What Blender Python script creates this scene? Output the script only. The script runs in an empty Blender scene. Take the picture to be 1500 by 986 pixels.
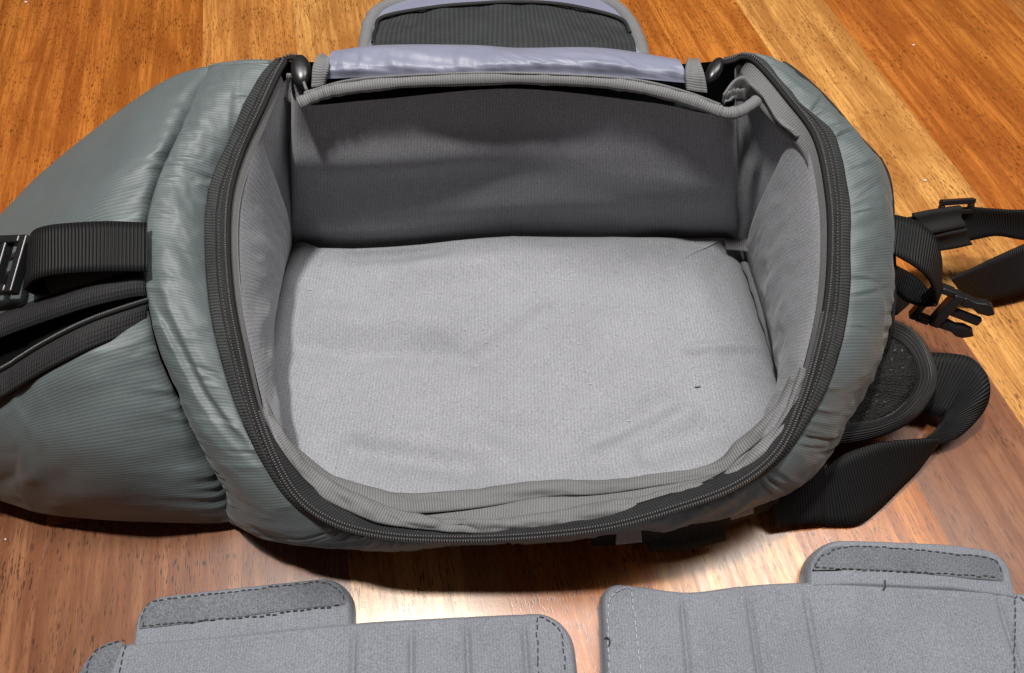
import bpy, math, random
import numpy as np

random.seed(4)
RNG = np.random.default_rng(7)
S = bpy.context.scene
COL = S.collection

# ------------------------------------------------------------------ camera
H, F = 0.42, 1100.0                        # camera height (m), focal length in photo pixels
TILT = math.atan2(493 + 1130, F)           # degrees below the horizon, from the floor strips
cam = bpy.data.cameras.new('camera'); cam_o = bpy.data.objects.new('camera', cam); COL.objects.link(cam_o)
cam_o.location = (0, 0, H); cam_o.rotation_euler = (math.pi / 2 - TILT, 0, 0)
cam.sensor_fit = 'HORIZONTAL'; cam.sensor_width = 36.0; cam.lens = 36.0 * F / 1500.0
cam.clip_start = 0.01; cam.clip_end = 50
S.camera = cam_o

# ------------------------------------------------------------------ world and lamps
W = bpy.data.worlds.new('World'); S.world = W; W.use_nodes = True
bg = W.node_tree.nodes['Background']; bg.inputs[0].default_value = (1.0, 0.56, 0.50, 1); bg.inputs[1].default_value = 0.034


def lamp(name, loc, target, size, power, color):
    l = bpy.data.lights.new(name, 'AREA'); l.shape = 'DISK'; l.size = size; l.energy = power; l.color = color
    o = bpy.data.objects.new(name, l); COL.objects.link(o); o.location = loc
    d = np.array(target) - np.array(loc)
    from mathutils import Vector
    o.rotation_euler = Vector(d).to_track_quat('-Z', 'Y').to_euler()
    return o


lamp('ceiling_lamp', (-0.18, 0.26, 1.20), (0, 0.25, 0), 0.075, 12.0, (1.0, 0.97, 0.93))
panel_lamp = lamp('ceiling_panel', (0.52, 0.48, 1.30), (0.52, 0.48, 0), 0.80, 6.0, (1.0, 0.98, 0.95))
panel_lamp.data.shape = 'RECTANGLE'; panel_lamp.data.size = 0.52; panel_lamp.data.size_y = 0.22
panel_lamp.rotation_euler = (0, 0, 0)
strip_lamp = lamp('ceiling_strip', (0.25, 0.46, 1.34), (0.25, 0.46, 0), 1.7, 8.0, (1.0, 0.97, 0.94))
strip_lamp.data.shape = 'RECTANGLE'; strip_lamp.data.size = 1.8; strip_lamp.data.size_y = 0.26; strip_lamp.rotation_euler = (0, 0, 0)
S.view_settings.view_transform = 'Standard'; S.view_settings.look = 'None'
S.view_settings.exposure = 0.22; S.view_settings.gamma = 1.0; S.view_settings.use_curve_mapping = False

# ------------------------------------------------------------------ helpers
_ct, _st = math.cos(TILT), math.sin(TILT)


def at(u, v, z):
    """world point at height z whose direction from the lens is the photo position (u, v)"""
    a, b = (u - 750.0) / F, (493.0 - v) / F
    d = np.array([a, _ct + b * _st, -_st + b * _ct])
    return np.array([0, 0, H]) + d * ((z - H) / d[2])


def pts(keys):
    return np.array([at(*k) for k in keys])


def cr(p, n, closed=False):
    """Catmull-Rom through the key points, n samples evenly over the key index"""
    p = np.asarray(p, float); m = len(p)
    if closed:
        t = np.linspace(0, m, n, endpoint=False)
    else:
        t = np.linspace(0, m - 1, n)
    i = np.floor(t).astype(int)
    if not closed:
        i = np.minimum(i, m - 2)
    f = (t - i)[:, None]
    g = (lambda k: p[k % m]) if closed else None
    if closed:
        p0, p1, p2, p3 = g(i - 1), g(i), g(i + 1), g(i + 2)
    else:
        q = np.vstack([2 * p[0] - p[1], p, 2 * p[-1] - p[-2]])
        p0, p1, p2, p3 = q[i], q[i + 1], q[i + 2], q[i + 3]
    return 0.5 * (2 * p1 + (p2 - p0) * f + (2 * p0 - 5 * p1 + 4 * p2 - p3) * f ** 2 + (3 * p1 - p0 - 3 * p2 + p3) * f ** 3)


def even(p, n):
    """resample a polyline evenly by length"""
    p = np.asarray(p, float)
    d = np.r_[0, np.cumsum(np.linalg.norm(np.diff(p, axis=0), axis=1))]
    t = np.linspace(0, d[-1], n)
    return np.stack([np.interp(t, d, p[:, k]) for k in range(p.shape[1])], 1)


_perm = RNG.random((64, 64, 8))


def vnoise(x, y, k=0):
    x = np.asarray(x, float); y = np.asarray(y, float)
    xi, yi = np.floor(x).astype(int), np.floor(y).astype(int)
    fx, fy = x - xi, y - yi
    fx = fx * fx * (3 - 2 * fx); fy = fy * fy * (3 - 2 * fy)
    T = _perm[:, :, k % 8]
    a = T[xi % 64, yi % 64]; b = T[(xi + 1) % 64, yi % 64]; c = T[xi % 64, (yi + 1) % 64]; d = T[(xi + 1) % 64, (yi + 1) % 64]
    return (a + (b - a) * fx) * (1 - fy) + (c + (d - c) * fx) * fy - 0.5


def fbm(x, y, k=0, o=3):
    r = 0; a = 1
    for i in range(o):
        r = r + a * vnoise(x * 2 ** i, y * 2 ** i, k + i); a *= 0.5
    return r


def normals(G, ci=False):
    if ci:
        di = np.roll(G, -1, 0) - np.roll(G, 1, 0)
    else:
        di = np.gradient(G, axis=0)
    dj = np.gradient(G, axis=1)
    n = np.cross(di, dj)
    return n / np.maximum(np.linalg.norm(n, axis=2, keepdims=True), 1e-12)


def empty(name, loc, label=None, cat=None, group=None):
    o = bpy.data.objects.new(name, None); COL.objects.link(o); o.location = loc; o.empty_display_size = 0.02
    if label:
        o['label'] = label; o['category'] = cat
    if group:
        o['group'] = group
    return o


def wloc(o):
    l = np.zeros(3)
    while o is not None:
        l = l + np.array(o.location); o = o.parent
    return l


def mesh_obj(name, verts, faces, mat, parent=None, uv=None, smooth=True, label=None):
    v = np.asarray(verts, float)
    if parent is not None:
        v = v - wloc(parent)
    me = bpy.data.meshes.new(name)
    me.from_pydata(v.tolist(), [], [list(map(int, f)) for f in faces])
    if uv is not None:
        lay = me.uv_layers.new(name='UVMap')
        idx = np.zeros(len(me.loops), int); me.loops.foreach_get('vertex_index', idx)
        lay.data.foreach_set('uv', np.asarray(uv, float)[idx].ravel())
    me.materials.append(mat)
    if smooth:
        me.polygons.foreach_set('use_smooth', np.ones(len(me.polygons), bool))
    me.update()
    o = bpy.data.objects.new(name, me); COL.objects.link(o); o.parent = parent
    if label:
        o['label'] = label
    return o


def grid_data(G, ci=False, flip=False):
    ni, nj = G.shape[:2]
    lu = np.linalg.norm(np.diff(G, axis=0), axis=2).mean(1); lv = np.linalg.norm(np.diff(G, axis=1), axis=2).mean(0)
    U = np.r_[0, np.cumsum(lu)]; V = np.r_[0, np.cumsum(lv)]
    uv = np.stack(np.meshgrid(U, V, indexing='ij'), 2).reshape(-1, 2)
    I = np.arange(ni if ci else ni - 1)[:, None]; J = np.arange(nj - 1)[None, :]
    I2 = (I + 1) % ni
    a = I * nj + J; b = I2 * nj + J; c = I2 * nj + J + 1; d = I * nj + J + 1
    f = np.stack([a, b, c, d], 2).reshape(-1, 4)
    if flip:
        f = f[:, ::-1]
    return G.reshape(-1, 3), f, uv


def grid(name, G, mat, parent=None, ci=False, flip=False, thick=0, offset=0, label=None, sub=0):
    v, f, uv = grid_data(np.asarray(G, float), ci, flip)
    o = mesh_obj(name, v, f, mat, parent, uv, True, label)
    if thick:
        m = o.modifiers.new('thickness', 'SOLIDIFY'); m.thickness = thick; m.offset = offset; m.use_even_offset = False
    if sub:
        m = o.modifiers.new('smooth', 'SUBSURF'); m.levels = sub; m.render_levels = sub
    return o


def ribbon(name, ka, kb, mat, parent, n=40, m=7, thick=0.0014, crown=0.0, label=None, world=False, wr=0.0, wf=30, seed=0):
    A = cr(ka if world else pts(ka), n); B = cr(kb if world else pts(kb), n)
    t = np.linspace(0, 1, m)[None, :, None]
    G = A[:, None] * (1 - t) + B[:, None] * t
    if crown:
        G = G + normals(G) * (crown * np.sin(np.pi * t))
    if wr:
        L = np.r_[0, np.cumsum(np.linalg.norm(np.diff(G[:, m // 2], axis=0), axis=1))][:, None]
        G = G + normals(G) * (wr * fbm(L * wf + t[..., 0] * 0.8, t[..., 0] * 1.5 + 3, seed) * np.sin(np.pi * (0.15 + 0.7 * t[..., 0])))[..., None]
    return grid(name, G, mat, parent, thick=thick, label=label)


def tube_data(P, r, k=10, flat=1.0, up=None):
    """tube along a polyline; r scalar or per-sample"""
    P = np.asarray(P, float); n = len(P)
    T = np.gradient(P, axis=0); T /= np.linalg.norm(T, axis=1, keepdims=True)
    up = np.array([0, 0, 1.0]) if up is None else np.asarray(up, float)
    X = np.cross(T, up); X /= np.maximum(np.linalg.norm(X, axis=1, keepdims=True), 1e-9)
    Y = np.cross(X, T)
    r = np.broadcast_to(np.asarray(r, float), (n,))
    a = np.linspace(0, 2 * np.pi, k + 1)
    G = P[:, None] + X[:, None] * (np.cos(a)[None, :, None] * r[:, None, None]) + Y[:, None] * (np.sin(a)[None, :, None] * r[:, None, None] * flat)
    return G


def tube(name, P, r, mat, parent, k=10, flat=1.0, up=None, wob=0, label=None):
    G = tube_data(P, r, k, flat, up)
    # caps
    c0 = np.repeat(G[:1].mean(1, keepdims=True), G.shape[1], 1); c1 = np.repeat(G[-1:].mean(1, keepdims=True), G.shape[1], 1)
    G = np.concatenate([c0, G, c1], 0)
    if wob:
        N = normals(G); i = np.arange(G.shape[0])[:, None] * 0.21; j = np.arange(G.shape[1])[None, :] * 0.0
        G = G + np.nan_to_num(N) * (fbm(i, j + 3, 2)[..., None] * wob)
    return grid(name, G, mat, parent, label=label)


class Join:
    """collects many small shapes into one mesh part"""
    def __init__(s): s.v = []; s.f = []; s.n = 0
    def add(s, v, f):
        s.v.append(np.asarray(v, float)); s.f += [[i + s.n for i in q] for q in f]; s.n += len(v)
    def box(s, c, ax, ay, az, bev=0.0):
        c = np.asarray(c, float); v = []
        for z in (-1, 1):
            k = 1 - bev
            for x, y in ((-1, -1), (1, -1), (1, 1), (-1, 1)):
                v.append(c + np.asarray(ax) * x * (k if z > 0 else 1) + np.asarray(ay) * y * (k if z > 0 else 1) + np.asarray(az) * z)
        s.add(v, [(3, 2, 1, 0), (4, 5, 6, 7), (0, 1, 5, 4), (1, 2, 6, 5), (2, 3, 7, 6), (3, 0, 4, 7)])
    def prism(s, outline, az):
        o = np.asarray(outline, float); n = len(o)
        s.add(np.vstack([o, o + np.asarray(az)]), [list(range(n))[::-1], list(range(n, 2 * n))] + [(i, (i + 1) % n, (i + 1) % n + n, i + n) for i in range(n)])
    def grid(s, G):
        v, f, _ = grid_data(np.asarray(G, float)); s.add(v, f.tolist())
    def build(s, name, mat, parent, smooth=False, stuff=False, bevel=0, label=None):
        o = mesh_obj(name, np.vstack(s.v), s.f, mat, parent, None, smooth, label)
        if bevel:
            m = o.modifiers.new('bevel', 'BEVEL'); m.width = bevel; m.segments = 3; m.limit_method = 'ANGLE'; m.angle_limit = 0.6
            m2 = o.modifiers.new('wn', 'WEIGHTED_NORMAL'); o.data.polygons.foreach_set('use_smooth', np.ones(len(o.data.polygons), bool))
        if stuff:
            o['kind'] = 'stuff'
        return o


# ------------------------------------------------------------------ materials
class Mat:
    def __init__(s, name, base, rough=0.8, spec=0.3, sheen=0.0, metal=0.0, coat=0.0):
        s.m = bpy.data.materials.new(name); s.m.use_nodes = True; s.t = s.m.node_tree; s.N = s.t.nodes; s.L = s.t.links
        s.b = s.N['Principled BSDF']; i = s.b.inputs
        i['Base Color'].default_value = (*base, 1); i['Roughness'].default_value = rough; i['Specular IOR Level'].default_value = spec
        i['Sheen Weight'].default_value = sheen; i['Sheen Roughness'].default_value = 0.4; i['Metallic'].default_value = metal; i['Coat Weight'].default_value = coat
        s.base = base
    def n(s, t, **kw):
        x = s.N.new(t)
        for k, v in kw.items():
            setattr(x, k, v)
        return x
    def val(s, sock, v):
        if hasattr(v, 'is_output'):
            s.L.new(v, sock)
        else:
            sock.default_value = v
    def math(s, op, a, b=0.0, c=None):
        x = s.n('ShaderNodeMath', operation=op); s.val(x.inputs[0], a); s.val(x.inputs[1], b)
        if c is not None:
            s.val(x.inputs[2], c)
        return x.outputs[0]
    def noise(s, vec, scale, detail=3.0, rough=0.55, dist=0.0):
        x = s.n('ShaderNodeTexNoise'); s.L.new(vec, x.inputs['Vector']); x.inputs['Scale'].default_value = scale
        x.inputs['Detail'].default_value = detail; x.inputs['Roughness'].default_value = rough; x.inputs['Distortion'].default_value = dist
        return x.outputs['Fac']
    def mapping(s, vec, scale):
        x = s.n('ShaderNodeMapping'); s.L.new(vec, x.inputs[0]); x.inputs['Scale'].default_value = scale; return x.outputs[0]
    def rng(s, v, a, b, c, d):
        x = s.n('ShaderNodeMapRange'); s.L.new(v, x.inputs[0])
        for k, q in zip((1, 2, 3, 4), (a, b, c, d)):
            x.inputs[k].default_value = q
        return x.outputs[0]
    def ramp(s, v, stops):
        x = s.n('ShaderNodeValToRGB'); s.L.new(v, x.inputs[0]); e = x.color_ramp.elements
        while len(e) < len(stops):
            e.new(0.5)
        for q, (p, c) in zip(e, stops):
            q.position = p; q.color = (*c, 1)
        return x.outputs[0]
    def mix(s, f, a, b, mode='MIX'):
        x = s.n('ShaderNodeMix', data_type='RGBA', blend_type=mode)
        s.val(x.inputs[0], f)
        for k, q in ((6, a), (7, b)):
            if hasattr(q, 'is_output'):
                s.L.new(q, x.inputs[k])
            else:
                x.inputs[k].default_value = (*q, 1)
        return x.outputs[2]
    def uv(s):
        return s.n('ShaderNodeUVMap', uv_map='UVMap').outputs[0]
    def obj(s):
        return s.n('ShaderNodeTexCoord').outputs['Object']
    def sep(s, v):
        x = s.n('ShaderNodeSeparateXYZ'); s.L.new(v, x.inputs[0]); return x.outputs
    def bump(s, h, strength, dist, prev=None):
        x = s.n('ShaderNodeBump'); x.inputs['Strength'].default_value = strength; x.inputs['Distance'].default_value = dist
        s.L.new(h, x.inputs['Height'])
        if prev is not None:
            s.L.new(prev, x.inputs['Normal'])
        return x.outputs[0]
    def wave(s, coord, period, phase=None):
        q = s.math('MULTIPLY', coord, 2 * math.pi / period)
        if phase is not None:
            q = s.math('ADD', q, phase)
        return s.math('MULTIPLY_ADD', s.math('SINE', q), 0.5, 0.5)


def fabric(name, base, rough=0.85, spec=0.2, sheen=0.15, axis=0, period=0.0016, rib=0.5, ribcol=0.25, mott=0.15, fuzz=0.3, bdist=0.0006, fine=3000, axis2=None, period2=0.001):
    """woven cloth: ribs along one UV axis (metres), mottling and fuzz"""
    M = Mat(name, base, rough, spec, sheen)
    o = M.obj(); u = M.sep(M.uv())
    ph = M.math('MULTIPLY', M.noise(o, 40, 2), 3.0)
    w = M.wave(u[axis], period, ph)
    h = M.math('MULTIPLY', w, rib)
    if axis2 is not None:
        w2 = M.wave(u[axis2], period2); h = M.math('MULTIPLY_ADD', w2, rib * 0.7, h)
    fz = M.noise(o, fine, 2, 0.6)
    h = M.math('MULTIPLY_ADD', fz, fuzz, h)
    big = M.noise(o, 28, 4, 0.6)
    k = M.rng(big, 0.3, 0.7, 1 - mott, 1 + mott)
    k = M.math('MULTIPLY', k, M.rng(w, 0, 1, 1 - ribcol, 1 + ribcol * 0.4))
    k = M.math('MULTIPLY', k, M.rng(fz, 0.3, 0.7, 1 - fuzz * 0.5, 1 + fuzz * 0.5))
    c = M.n('ShaderNodeVectorMath', operation='SCALE'); c.inputs[0].default_value = base; M.L.new(k, c.inputs['Scale'])
    M.L.new(c.outputs[0], M.b.inputs['Base Color'])
    M.L.new(M.bump(h, 0.6, bdist), M.b.inputs['Normal'])
    return M.m


GRN = (0.096, 0.117, 0.119)
M_NYLON = fabric('green grey ribbed nylon', GRN, 0.50, 0.38, 0.10, axis=0, period=0.0016, rib=0.5, ribcol=0.20, mott=0.07, fuzz=0.2, bdist=0.00013, fine=1500)
M_NYLON_END = fabric('green grey ribbed nylon end', GRN, 0.50, 0.38, 0.10, axis=1, period=0.0016, rib=0.5, ribcol=0.20, mott=0.07, fuzz=0.2, bdist=0.00013, fine=1500)
M_LINING = fabric('brushed grey lining', (0.272, 0.276, 0.294), 0.95, 0.05, 0.12, axis=0, period=0.0021, rib=0.2, ribcol=0.09, mott=0.05, fuzz=0.55, bdist=0.00035, fine=1300)
M_BINDING = fabric('grey binding tape', (0.165, 0.165, 0.168), 0.8, 0.2, 0.06, axis=0, period=0.0014, rib=0.6, ribcol=0.30, mott=0.08, fuzz=0.25, bdist=0.00035, fine=1500)
M_TAPE = fabric('charcoal zip tape', (0.024, 0.024, 0.025), 0.75, 0.2, 0.0, axis=0, period=0.0015, rib=0.6, ribcol=0.45, mott=0.2, fuzz=0.5, bdist=0.0004, axis2=1, period2=0.0022, fine=1400)
M_WEB = fabric('black ribbed webbing', (0.0085, 0.0085, 0.009), 0.6, 0.22, 0.0, axis=0, period=0.0017, rib=1.0, ribcol=0.85, mott=0.05, fuzz=0.15, bdist=0.0007)
M_TAPE2 = fabric('charcoal shell binding', (0.040, 0.041, 0.042), 0.8, 0.2, 0.0, axis=0, period=0.0017, rib=0.8, ribcol=0.45, mott=0.2, fuzz=0.4, bdist=0.0005, fine=1400)
M_ELASTIC = fabric('black elastic', (0.010, 0.010, 0.010), 0.7, 0.3, 0.0, axis=1, period=0.0009, rib=0.4, ribcol=0.2, mott=0.1, fuzz=0.3, bdist=0.0002)
M_WEBG = fabric('grey webbing', (0.32, 0.29, 0.29), 0.8, 0.2, 0.1, axis=0, period=0.0015, rib=0.5, ribcol=0.2)
M_MESHLIN = fabric('charcoal pocket mesh', (0.025, 0.028, 0.029), 0.6, 0.35, 0.0, axis=0, period=0.0030, rib=0.7, ribcol=0.35, mott=0.1, fuzz=0.25, bdist=0.0005, axis2=1, period2=0.0014)
M_SATIN = fabric('lilac satin', (0.185, 0.195, 0.265), 0.45, 0.4, 0.1, axis=0, period=0.0014, rib=0.2, ribcol=0.05, mott=0.06, fuzz=0.06, bdist=0.0001)
M_FELT = fabric('grey felt', (0.205, 0.217, 0.245), 0.95, 0.05, 0.12, axis=0, period=0.0016, rib=0.15, ribcol=0.08, mott=0.07, fuzz=0.6, bdist=0.0003, fine=1500)
M_FELTD = fabric('dark felt patch', (0.140, 0.148, 0.165), 0.95, 0.05, 0.1, axis=0, period=0.0016, rib=0.1, ribcol=0.05, mott=0.14, fuzz=0.8, bdist=0.0005, fine=1200)
M_HOOK = fabric('black hook and loop', (0.009, 0.009, 0.009), 0.7, 0.3, 0.0, axis=0, period=0.0015, rib=0.2, ribcol=0.1, mott=0.3, fuzz=1.2, bdist=0.002, fine=900)
M_THREAD = Mat('dark thread', (0.045, 0.045, 0.05), 0.8, 0.2).m
M_THREADL = Mat('pale thread', (0.42, 0.42, 0.44), 0.8, 0.2).m
M_TEETH = Mat('grey zip coil', (0.07, 0.07, 0.072), 0.28, 0.8).m
M_CORD = Mat('zip coil core', (0.010, 0.010, 0.010), 0.75, 0.2).m
M_PLASTIC = Mat('black plastic', (0.012, 0.012, 0.013), 0.3, 0.5).m
M_PIPING = Mat('black piping', (0.012, 0.012, 0.012), 0.7, 0.3).m
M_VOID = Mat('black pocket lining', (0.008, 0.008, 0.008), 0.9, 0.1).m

# wood: colour comes from each strip's own object colour
Wd = Mat('lacquered hardwood', (0.4, 0.16, 0.05), 0.3, 0.7)
oi = Wd.n('ShaderNodeObjectInfo')
off = Wd.n('ShaderNodeVectorMath', operation='ADD'); Wd.L.new(Wd.obj(), off.inputs[0])
sc_ = Wd.n('ShaderNodeVectorMath', operation='SCALE'); sc_.inputs[0].default_value = (13.1, 7.7, 3.3); Wd.L.new(oi.outputs['Random'], sc_.inputs['Scale'])
Wd.L.new(sc_.outputs[0], off.inputs[1])
vec = off.outputs[0]
g1 = Wd.noise(Wd.mapping(vec, (1, 0.045, 1)), 110, 6, 0.68, 0.15)       # long figure
g2 = Wd.noise(Wd.mapping(vec, (1, 0.05, 1)), 520, 4, 0.65)             # fine grain
g3 = Wd.noise(Wd.mapping(vec, (1, 0.30, 1)), 22, 3, 0.6, 0.8)         # cloudy mottle
por = Wd.noise(Wd.mapping(vec, (1, 0.14, 1)), 1200, 1.5, 0.5)         # open pores
pm = Wd.noise(vec, 30, 2)
dark = Wd.mix(1.0, oi.outputs['Color'], (0.50, 0.38, 0.30), 'MULTIPLY')
f1 = Wd.math('MULTIPLY', Wd.rng(g1, 0.44, 0.58, 0, 1), 0.75)
c1 = Wd.mix(f1, oi.outputs['Color'], dark)
c2 = Wd.mix(Wd.math('MULTIPLY', Wd.rng(g3, 0.45, 0.66, 0, 1), 0.72), c1, dark)
c3 = Wd.mix(Wd.math('MULTIPLY', Wd.rng(g2, 0.46, 0.62, 0, 1), 0.6), c2, dark)
pf = Wd.math('MULTIPLY', Wd.rng(por, 0.58, 0.65, 0, 1), Wd.rng(pm, 0.35, 0.6, 0.15, 0.8))
c4 = Wd.mix(pf, c3, (0.035, 0.012, 0.004))
Wd.L.new(c4, Wd.b.inputs['Base Color'])
Wd.L.new(Wd.rng(g2, 0.3, 0.7, 0.24, 0.34), Wd.b.inputs['Roughness'])
hh = Wd.math('SUBTRACT', Wd.math('MULTIPLY', g2, 0.5), pf)
hh = Wd.math('MULTIPLY_ADD', Wd.noise(vec, 900, 2), 0.5, hh)
Wd.L.new(Wd.bump(hh, 0.10, 0.0003), Wd.b.inputs['Normal'])
M_WOOD = Wd.m
M_GAP = Mat('dark joint', (0.05, 0.02, 0.008), 0.8, 0.2).m

# ------------------------------------------------------------------ floor of wooden strips
fl = mesh_obj('floor', [(-1.3, -0.5, -0.004), (1.3, -0.5, -0.004), (1.3, 1.7, -0.004), (-1.3, 1.7, -0.004)], [(0, 1, 2, 3)], M_GAP, smooth=False)
fl['kind'] = 'structure'
VPX, VPY = 315, -1130
dirv = np.array([(VPX - 750) / F, _ct + (493 - VPY) / F * _st, 0]); dirv /= np.linalg.norm(dirv)
perp = np.array([dirv[1], -dirv[0], 0])
edges = [at(x, 45, 0) @ perp for x in (297, 429, 562, 695, 828, 965, 1104, 1242)]
e0 = edges[0]; wst = (edges[-1] - edges[0]) / 7
LIGHT, ORANGE, BROWN, MIXED, DEEP = (0.68, 0.340, 0.095), (0.57, 0.200, 0.034), (0.29, 0.125, 0.058), (0.60, 0.260, 0.064), (0.52, 0.172, 0.030)
STRIPS = {-3: (ORANGE, DEEP), -2: (DEEP, BROWN), -1: (ORANGE, BROWN), 0: (MIXED, BROWN), 1: (LIGHT, LIGHT), 2: (MIXED, ORANGE), 3: (ORANGE, LIGHT),
          4: (ORANGE, ORANGE), 5: (ORANGE, BROWN), 6: (LIGHT, LIGHT), 7: (DEEP, DEEP), 8: (ORANGE, DEEP)}


def plank(x0, x1, y0, y1, colr):
    g, b = 0.00003, 0.00002
    w, l = (x1 - x0) - 2 * g, (y1 - y0) - 2 * g
    v = [(0, 0, -0.004), (w, 0, -0.004), (w, l, -0.004), (0, l, -0.004), (0, 0, -b * 0.4), (w, 0, -b * 0.4), (w, l, -b * 0.4), (0, l, -b * 0.4),
         (b, b, 0), (w - b, b, 0), (w - b, l - b, 0), (b, l - b, 0)]
    f = [(0, 1, 5, 4), (1, 2, 6, 5), (2, 3, 7, 6), (3, 0, 4, 7), (4, 5, 9, 8), (5, 6, 10, 9), (6, 7, 11, 10), (7, 4, 8, 11), (8, 9, 10, 11)]
    o = mesh_obj('wood_strip', v, f, M_WOOD, None, None, False)
    o.parent = fl
    p = perp * (x0 + g) + dirv * (y0 + g)
    o.location = p; o.rotation_euler = (0, 0, math.atan2(perp[1], perp[0])); o.color = (*colr, 1)
    return o


JOINT = {5: at(1350, 440, 0) @ dirv, -1: at(77, 770, 0) @ dirv, 0: 0.30, 2: 0.22, -2: 0.26, -3: 0.24, 3: 0.3}
for k in range(-9, 19):
    x0 = e0 + k * wst
    a, b = STRIPS.get(k, (random.choice([ORANGE, MIXED, DEEP]), random.choice([ORANGE, BROWN, LIGHT])))
    cut = JOINT.get(k, random.uniform(-0.02, 0.02))
    ys = [-0.45, cut - 0.42, cut, cut + random.uniform(0.78, 0.85), 1.6]
    if ys[1] < -0.4:
        ys = [-0.45] + ys[2:]
    for q in range(len(ys) - 1):
        base = b if ys[q] < cut - 0.01 else a
        j = 1 + random.uniform(-0.08, 0.08)
        plank(x0, x0 + wst, ys[q], ys[q + 1], tuple(c * j for c in base))

# ------------------------------------------------------------------ the bag
BAG = empty('camera_bag', (0.0, 0.26, 0.0), 'open grey-green padded camera bag with an empty grey lined compartment', 'bag')

KA = [(436, 90, .152), (416, 102, .150), (385, 167, .143), (357, 229, .131), (340, 290, .122), (336, 360, .115), (342, 440, .107), (356, 515, .099),
      (376, 597, .090), (405, 675, .084), (440, 733, .075), (490, 768, .068), (560, 787, .063), (650, 793, .060), (760, 790, .062), (880, 777, .066),
      (985, 749, .073), (1075, 715, .079), (1135, 667, .086), (1168, 600, .093), (1190, 530, .100), (1207, 450, .106), (1213, 370, .117), (1210, 290, .128),
      (1192, 207, .138), (1150, 148, .145), (1108, 99, .150), (1085, 89, .152), (1058, 97, .150), (950, 104, .147), (750, 100, .146), (550, 102, .147)]
KB = [(426, 90, .149), (396, 98, .148), (362, 153, .141), (336, 214, .130), (308, 280, .121), (302, 355, .114), (308, 440, .106), (322, 515, .098),
      (348, 597, .088), (384, 675, .079), (428, 737, .069), (486, 774, .060), (560, 790, .054), (650, 792, .050), (760, 789, .052), (880, 776, .056),
      (985, 750, .064), (1077, 719, .070), (1142, 675, .078), (1186, 612, .087), (1219, 545, .095), (1240, 455, .102), (1243, 370, .113), (1241, 290, .124),
      (1220, 203, .135), (1170, 152, .142), (1119, 96, .148), (1092, 83, .150), (1060, 88, .148), (950, 96, .140), (750, 92, .138), (550, 94, .140)]
KC = [(322, 99, .145), (303, 107, .145), (280, 155, .142), (258, 205, .138), (232, 262, .133), (214, 335, .126), (214, 420, .116), (232, 508, .101),
      (262, 575, .082), (298, 648, .058), (330, 708, .034), (348, 764, .010), (500, 773, .010), (640, 768, .020), (760, 762, .024), (880, 758, .026),
      (1000, 748, .024), (1110, 722, .022), (1192, 685, .022), (1240, 610, .030), (1286, 528, .046), (1304, 455, .070), (1304, 360, .092), (1296, 258, .110),
      (1250, 198, .122), (1200, 140, .134), (1150, 98, .143), (1118, 90, .144), (1085, 88, .138)]
A, B = pts(KA), pts(KB)
C = np.vstack([pts(KC), [[0.13, 0.386, .115], [0.0, 0.388, .115], [-0.13, 0.387, .115]]])
CEN = np.array([0.0, 0.27, 0.0])
D = C.copy(); D[:, :2] = C[:, :2] + (CEN - C)[:, :2] * 0.045; D[:, 2] = 0.002
NS = 1280
a_, b_, c_, d_ = [cr(x, NS, True) for x in (A, B, C, D)]
sk = np.linspace(0, 32, NS, endpoint=False)                 # key index of every sample


def rng_idx(k0, k1):
    return np.where((sk >= k0) & (sk <= k1))[0]


# shell: tape edge -> seam / widest line -> base, with a padded swell and puckers at the seams
T1 = np.linspace(0, 1, 36); T2 = np.linspace(0, 1, 16)[1:]
G1 = b_[:, None] * (1 - T1[None, :, None]) + c_[:, None] * T1[None, :, None]
G2 = c_[:, None] * (1 - T2[None, :, None]) + d_[:, None] * T2[None, :, None]
wid = np.linalg.norm(c_ - b_, axis=1)[:, None]
WB = 0.1 + 0.9 * np.clip(np.maximum(np.clip((28.6 - sk) / 1.6, 0, 1) * np.clip((sk + 0.3) / 3.2, 0, 1), 0), 0, 1)
N1 = normals(G1, True)
if (N1[:, 17, 2].mean() < 0):
    N1 = -N1
arc = np.r_[0, np.cumsum(np.linalg.norm(np.diff(c_, axis=0), axis=1))][:, None]
swell = np.sin(np.pi * np.clip(T1, 0, 1))[None, :] ** 0.7 * np.minimum(0.0085, wid * 0.20) * WB[:, None]
rid = lambda x, y, k: 1 - 2 * np.abs(vnoise(x, y, k)) * 2
seamd = np.minimum(np.exp(-(1 - T1[None]) * 5), 1); taped = np.exp(-T1[None] * 5)
puck = (rid(arc * 150, T1[None] * 2.0 + 5, 1) * 0.0016 * seamd + rid(arc * 110 + 7, T1[None] * 2 + 2, 3) * 0.0015 * taped) * np.sin(np.pi * np.clip(T1[None] * 0.9 + 0.05, 0, 1)) ** 0.5
puck = puck + fbm(arc * 60 + T1[None] * 1.2, T1[None] * 2.2 + 5, 1) * 0.0016 * np.sin(np.pi * T1[None]) ** 0.5
soft = fbm(arc * 22, T1[None] * 1.5, 3) * 0.0014 * np.sin(np.pi * T1[None])
fold = -np.maximum(0, vnoise(arc * 38 + T1[None] * 3.5, T1[None] * 0.8, 4) - 0.16) * 0.010 * np.sin(np.pi * T1[None]) ** 0.6
crease = 0 * T1[None] + 0 * arc
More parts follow.
